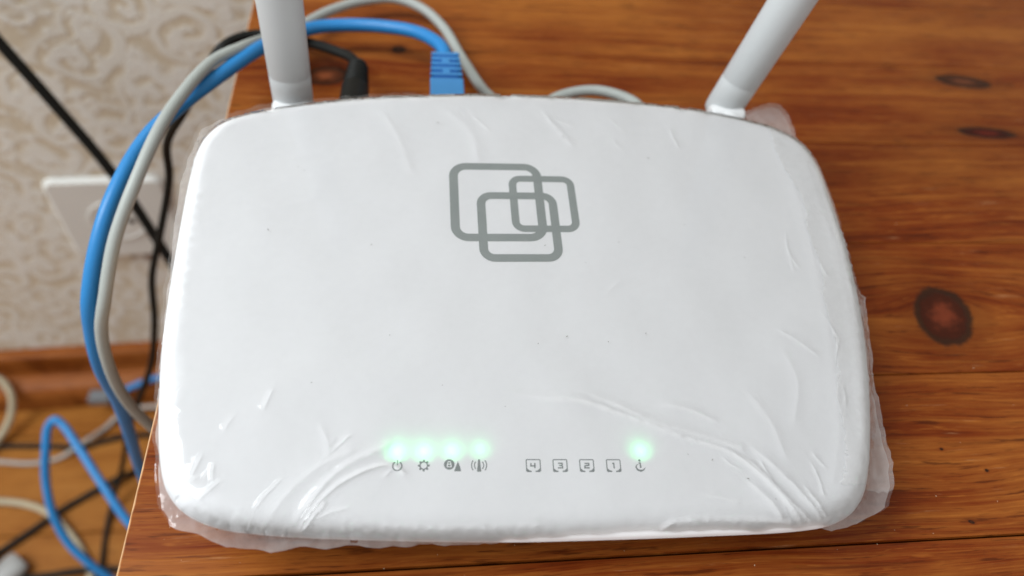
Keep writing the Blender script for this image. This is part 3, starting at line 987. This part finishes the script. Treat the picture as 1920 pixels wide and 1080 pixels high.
# boot of the plug: tapered body, raised ribs with gaps between, centre bridges
def boot(root, o, base_pt):
    bx, by, bz = np.array(base_pt)-o
    g = Geo()
    prof_ = [(0, 5.0, 4.3), (1.2, 5.7, 4.7), (9, 6.0, 5.0), (18, 6.2, 5.3), (34, 6.5, 5.5)]   # along -Y: (distance, half width, half height)
    m = 20
    for dd, hw, hh in prof_:
        for k in range(m):
            a = 2*math.pi*k/m
            sx_, sz_ = math.copysign(abs(math.cos(a))**0.45, math.cos(a)), math.copysign(abs(math.sin(a))**0.45, math.sin(a))
            g.v.append((bx+sx_*hw, by-dd, bz+sz_*hh))
    for i in range(len(prof_)-1):
        for k in range(m):
            k2 = (k+1) % m
            g.f.append((i*m+k, i*m+k2, (i+1)*m+k2, (i+1)*m+k))
    g.f.append(tuple(range(m))); g.f.append(tuple(reversed(range((len(prof_)-1)*m, len(prof_)*m))))
    core = g.build('plug_boot', M_BOOTD, root, False)
    def slab(x0, x1, y0, y1, zt):
        return Geo().box(bx+x0, bx+x1, by-y1, by-y0, bz-zt, bz+zt, 0.35)
    rows = [(-0.4, 1.3), (3.2, 4.7), (6.8, 8.2), (10.3, 11.8), (14.1, 15.6), (18.0, 34.2)]
    for i, (a, b) in enumerate(rows):
        hw = 5.6 + 0.95*min(1, (a+b)/2/18)
        slab(-hw, hw, a, b, 5.1+0.5*min(1, a/18 if a > 0 else 0)).build('rib', M_BOOT, core)
    for a, b in ((4.7, 6.8), (11.8, 14.1)):
        slab(-1.5, 1.5, a, b, 5.35).build('rib', M_BOOT, core)
boot(root, o, (-15.9, 141.2, 19.2))

GREY = [(63.5, 98.0, 15.0), (63.8, 110.0, 16.5), (62.0, 118.0, 18.0), (47.7, 129.1, 16.0), (32.4, 130.2, 12.0), (17.3, 122.4, 8.0), (3.9, 137.7, 5.0), (-6.5, 163.2, 5.0), (-15.4, 188.9, 6.0), (-25.3, 200.9, 8.0), (-37.9, 206.3, 9.0), (-52.8, 203.3, 9.0), (-67.1, 194.1, 9.0), (-80.0, 178.6, 10.0), (-91.4, 162.6, 14.0), (-97.0, 142.9, 22.7), (-106.1, 130.6, 24.4), (-113.8, 108.4, 24.8), (-118.7, 92.2, 22.7), (-125.2, 70.5, 14.6), (-131.8, 56.6, 2.5), (-137.1, 43.7, -13.8), (-141.7, 40.0, -27.8), (-145.0, 37.9, -49.3), (-147.9, 40.6, -79.9), (-147.0, 44.8, -108.6), (-140.0, 53.5, -159.0), (-120, 60, -260), (-100, 70, -380), (-60, 75, -443)]
cable('network_cable', GREY, 2.25, M_GREY, 'pale grey network cable looping behind router beside the blue one', 0.03, 16)

BLACK = [(-51.8, 141.7, 16.0), (-55.2, 149.0, 15.0), (-62.0, 156.3, 13.0), (-72.2, 166.9, 9.0), (-85.2, 177.7, 5.0), (-97.4, 181.1, 4.0), (-106.3, 178.0, 4.0), (-113.5, 171.0, 3.0), (-123.1, 168.0, -9.4), (-139.2, 175.2, -35.5), (-155.9, 183.7, -63.7), (-161.5, 185.1, -89.3), (-175.3, 179.6, -128.0), (-187.1, 174.2, -160.0), (-192.8, 166.5, -192.8), (-205.7, 163.2, -236.3), (-224.9, 162.1, -278.9), (-248.9, 164.0, -332.7), (-282.0, 174.0, -420.0), (-292.0, 140.0, -444.0), (-286.6, 91.7, -444.4), (-282.2, 60.6, -444.4), (-275, 0, -444.4)]
root, o = cable('power_cable', BLACK, lambda t: 2.15, M_BLACK, 'thin black power cable plugged in beside left antenna and dropping to floor', 0, 12)
dirp = np.array((-1.5, -36.0, -2.0)); dirp /= np.linalg.norm(dirp)
pp = [(-1.2, 2.4), (-0.6, 3.4), (0.6, 3.9)]
d_ = 1.6
for k in range(5):
    rr = 4.2 + 0.22*k
    pp += [(d_, rr), (d_+1.4, rr+0.2), (d_+1.5, rr-1.0), (d_+2.4, rr-0.95)]
    d_ += 2.5
pp += [(d_, 5.5), (d_+16, 5.8), (d_+26, 5.8), (d_+26.5, 4.8)]
lathe(pp, np.array((0.0, 0.5, 0.0)), dirp, 28).build('plug', M_BLACK, root, True)

DIAG = [(-290, 268, 20), (-266.0, 262.3, -38.7), (-257.4, 259.9, -59.4), (-239.7, 253.8, -98.5), (-220.0, 244.7, -142.5), (-198.9, 228.8, -208.6), (-169.1, 199.4, -278.9), (-140, 170, -360), (-110, 150, -440)]
cable('power_cable', DIAG, 3.4, M_BLACK, 'thick straight black cord running diagonally in front of wall socket', 0, 14)
LOOP = [(-150.4, 40.3, -330.1), (-206.4, 68.3, -312.1), (-222.9, 82.3, -303.6), (-241.9, 105.6, -294.5), (-262.3, 131.7, -289.8), (-274.4, 146.1, -286.7), (-279.9, 149.4, -284.9), (-284.4, 146.0, -288.3), (-286.3, 134.6, -297.7), (-289.0, 119.5, -316.6), (-286.5, 102.2, -336.5), (-277.7, 87.0, -353.7), (-263.0, 74.9, -367.4), (-246.0, 65.2, -385.4), (-215, 50, -420), (-180, 30, -443)]
cable('network_cable', LOOP, 2.85, M_BLUE, 'blue network cable bent in a tight upright loop above the floor', 0.02, 14)
BLUEFAR = [(-120, 262, -440), (-214.9, 254.0, -440.0), (-272.5, 256.5, -440.0), (-302.9, 258.5, -438.0), (-318.2, 259.0, -436.0)]
root, o = cable('network_cable', [(-150, 272, -410), (-214.9, 268.5, -416.0), (-268.5, 263.5, -414.0), (-296.0, 256.5, -421.0), (-311.0, 251.0, -425.0)], 2.85, M_BLUE, 'blue network cable end lying along the wooden skirting board', 0.02, 12)
e = np.array((-311.0, 251.0, -425.0)) - o
Geo().box(e[0]-17, e[0]+1, e[1]-5.8, e[1]+5.8, e[2]-4, e[2]+4.2, 0.8).build('plug', M_CLEAR, root)
FB1 = [(-600, 225, -444.4), (-426.2, 210.8, -444.4), (-400.8, 214.0, -444.4), (-360.4, 212.9, -444.4), (-332.7, 210.8, -444.4), (-315.7, 215.5, -444.4), (-296.0, 220.1, -444.4), (-251.7, 220.1, -444.4), (-150, 200, -444.4)]
cable('floor_cable', FB1, 2.4, M_BLACK, 'black cord lying across floor nearest the skirting board', 0, 10)
FB2 = [(-470, 30, -444), (-389.3, 101.6, -444.0), (-370.5, 117.8, -444.0), (-350.9, 134.7, -444.0), (-334.2, 150.0, -444.0), (-312.4, 165.8, -444.0), (-293.5, 174.5, -438.5), (-276.4, 186.7, -444.0), (-248.1, 201.1, -444.0), (-150, 240, -444)]
root, o = cable('floor_cable', FB2, 2.7, M_BLACK, 'black cord running diagonally over floor at the lower left', 0, 10)
c0 = np.array((-372.5, 116.0, -441.0)) - o
lathe([(0, 3.2), (1, 5.0), (8, 6.4), (26, 8.0), (38, 8.4), (39, 7.0)], c0, (-0.75, -0.65, 0.0), 20).build('plug', M_BLACK, root, True)
FB3 = [(-430, 86, -444.2), (-351.6, 95.3, -444.2), (-323.9, 97.1, -444.2), (-299.6, 98.0, -440.0), (-276.9, 97.6, -440.0), (-240.7, 93.4, -444.2), (-160, 80, -444.2)]
cable('floor_cable', FB3, 2.6, M_BLACK, 'black cord lying level along the bottom left edge of the photo', 0, 10)
THIN = [(-560, 215, -445), (-414.4, 201.6, -445.0), (-396.2, 199.3, -445.0), (-369.1, 196.7, -445.0), (-348.1, 201.0, -445.0), (-327.8, 213.3, -439.0), (-315.3, 229.4, -444.0), (-305.0, 240.2, -441.0), (-285, 246.0, -437.0), (-200, 240, -445)]
cable('floor_cable', THIN, 2.0, M_PALE, 'thin pale grey cable curving over the floor beside the blue loop', 0, 10)
BEIGE1 = [(-520, 270, -440), (-436.6, 262.3, -406.0), (-414.7, 261.2, -400.0), (-400.9, 260.9, -405.0), (-391.4, 250.5, -415.0), (-393.3, 236.6, -430.0), (-401.1, 220.7, -439.0), (-420, 185, -443.5), (-480, 120, -443.5)]
cable('floor_cable', BEIGE1, 3.2, M_BEIGE, 'beige cable curling up against the skirting at the left edge', 0, 12)
BEIGE2 = [(-520, 150, -443.6), (-404.0, 161.5, -443.6), (-383.0, 161.5, -443.6), (-360.7, 157.6, -443.6), (-337.1, 145.4, -438.0), (-319.2, 129.7, -443.4), (-304.0, 111.1, -443.4), (-292.3, 89.0, -443.4), (-280, 20, -443.4)]
cable('floor_cable', BEIGE2, 3.0, M_BEIGE, 'beige cable curving under the blue loop on the floor', 0, 12)
WH = [(-440, -20, -443.5), (-395, 50, -443.0), (-370.2, 84.8, -440.0)]
root, o = cable('white_lead', WH, 3.4, M_PLUGW, 'white lead with a flat plug at the bottom left corner', 0, 12)
root['category'] = 'cable'
e = np.array((-370.2, 84.8, -440.0)) - o
ax = np.array((0.62, 0.78, 0.0))
lathe([(-4, 3.6), (0, 6.0), (8, 9.5), (26, 11.0), (31, 10.0), (32, 8.5)], e, ax, 24, 0.5, side_dir=(0.78, -0.62, 0)).build('plug', M_PLUGW, root, True)

# ------------------------------------------------------------------ wall socket
sock = empty('wall_socket')
wall_parent(sock)
tag(sock, 'off-white square power socket on the patterned wall behind the cables', 'socket')
def plate(w, h, r, y0, y1, bev, cx=0.0, cz=0.0):
    a = rrect(w, h, r, 6, 1)
    b_ = rrect(w-2*bev, h-2*bev, max(r-bev, 0.5), 6, 1)
    m = len(a)
    g = Geo()
    g.v += [(cx+p[0], y0, cz+p[1]) for p in a] + [(cx+p[0], y1+bev, cz+p[1]) for p in a] + [(cx+p[0], y1, cz+p[1]) for p in b_]
    for L0 in (0, m):
        for i in range(m):
            j = (i+1) % m
            g.f.append((L0+i, L0+j, L0+m+j, L0+m+i))
    g.f.append(tuple(range(2*m, 3*m)))
    return g
SX, SZ = -8.0, 0.0
plate(83, 83, 9, -0.3, -4.0, 3.0, SX, SZ).build('cover_plate', M_SOCKET, sock)
# round well with two contact holes
well = lathe([(0, 20.5), (0.8, 20.2), (0.9, 18.0), (0.4, 17.4)], (SX, -4.05, SZ), (0, -1, 0), 40).build('plug_well', M_SOCKET, sock)
for s_ in (-1, 1):
    lathe([(0, 2.6), (0.5, 2.6)], (SX+s_*9.5, -4.5, SZ), (0, -1, 0), 16).build('contact_hole', M_SOCKD, well)

# ------------------------------------------------------------------ crumbs and dust on the boards
dust_xy = [(28.6, -58.4), (-2.0, -55.2), (103.7, -60.4), (65.1, -64.4), (-95.7, -48.8), (-37.6, -59.7), (145.2, -29.6), (164.1, -1.7), (132.9, -15.5), (113.1, -35.7), (122.4, -58.2), (37.2, 174.8), (115.7, 172.1), (12.7, 186.5), (165.0, 67.4), (128.6, -46.9), (91.0, -61.3), (-75.2, -56.1), (171.2, -16.7), (147.8, -49.5), (-90.3, -54.6), (-23.3, -56.7)]
rd = random.Random(21)
for _ in range(16):
    dust_xy.append((rd.uniform(-100, 260), rd.uniform(-72, 150)))
g = Geo()
for i, (dx_, dy_) in enumerate(dust_xy):
    s_ = rd.uniform(0.10, 0.26) if i < 22 else rd.uniform(0.05, 0.12)
    a = rd.uniform(0, 3.14)
    vs = []
    for (u, v, w) in ((1, 0, 0), (-1, 0, 0), (0, 1, 0), (0, -1, 0), (0, 0, 1)):
        j = rd.uniform(0.6, 1.3)
        vs.append((dx_+s_*j*(u*math.cos(a)*1.4-v*math.sin(a)*0.7), dy_+s_*j*(u*math.sin(a)*1.4+v*math.cos(a)*0.7), 0.02+w*s_*0.7))
    g.add(vs, [(0, 2, 4), (2, 1, 4), (1, 3, 4), (3, 0, 4)])
du = g.build('crumbs', M_DUST)
du['kind'] = 'stuff'
du['label'] = 'tiny pale crumbs and dust specks on the wooden table'
du['category'] = 'crumbs'

# specks of lint and grime on the film
lint_xy = [(-47, 10.5), (-60, -34.5), (18.2, 6.0), (-14.5, 24), (29.5, 14), (10.5, -19.5), (22.5, -21), (41, -54), (56.5, -60.5), (63, -66), (47.5, -55.5), (-25, -35), (2, -22), (-8, -41), (-72, 40), (-70, 38.5), (34, -18), (6, 12), (52, 22), (-40, -20), (70, 10), (-78, 15), (15, 58), (-28, 62), (44, 50)]
lx = np.array(lint_xy)
lz = film_height(lx, np.full(len(lx), 20.0)) + film_extra(lx) + 0.06
g = Geo()
for (x_, y_), z_ in zip(lint_xy, lz):
    s_, a = rd.uniform(0.10, 0.22), rd.uniform(0, 6.28)
    l_ = s_*rd.uniform(1.0, 3.0)
    ca, sa = math.cos(a), math.sin(a)
    vs = [(x_+u*l_*ca-v*s_*sa, y_+u*l_*sa+v*s_*ca, z_+w) for u, v, w in ((-1, 0, 0), (0, -0.6, 0.02), (1, 0.3, 0), (0.1, 0.7, 0.03), (0, 0, 0.1))]
    g.add(vs, [(0, 1, 4), (1, 2, 4), (2, 3, 4), (3, 0, 4)])
li = g.build('lint', mat_simple('grey_lint', (0.16, 0.14, 0.12), 0.8, 0.2, 0.3, 900))
li.location = Vector(R_O)*MM
li.rotation_euler = (0, 0, ROT)
li['kind'] = 'stuff'
li['label'] = 'tiny dark specks of lint on the film over the router'
li['category'] = 'lint'
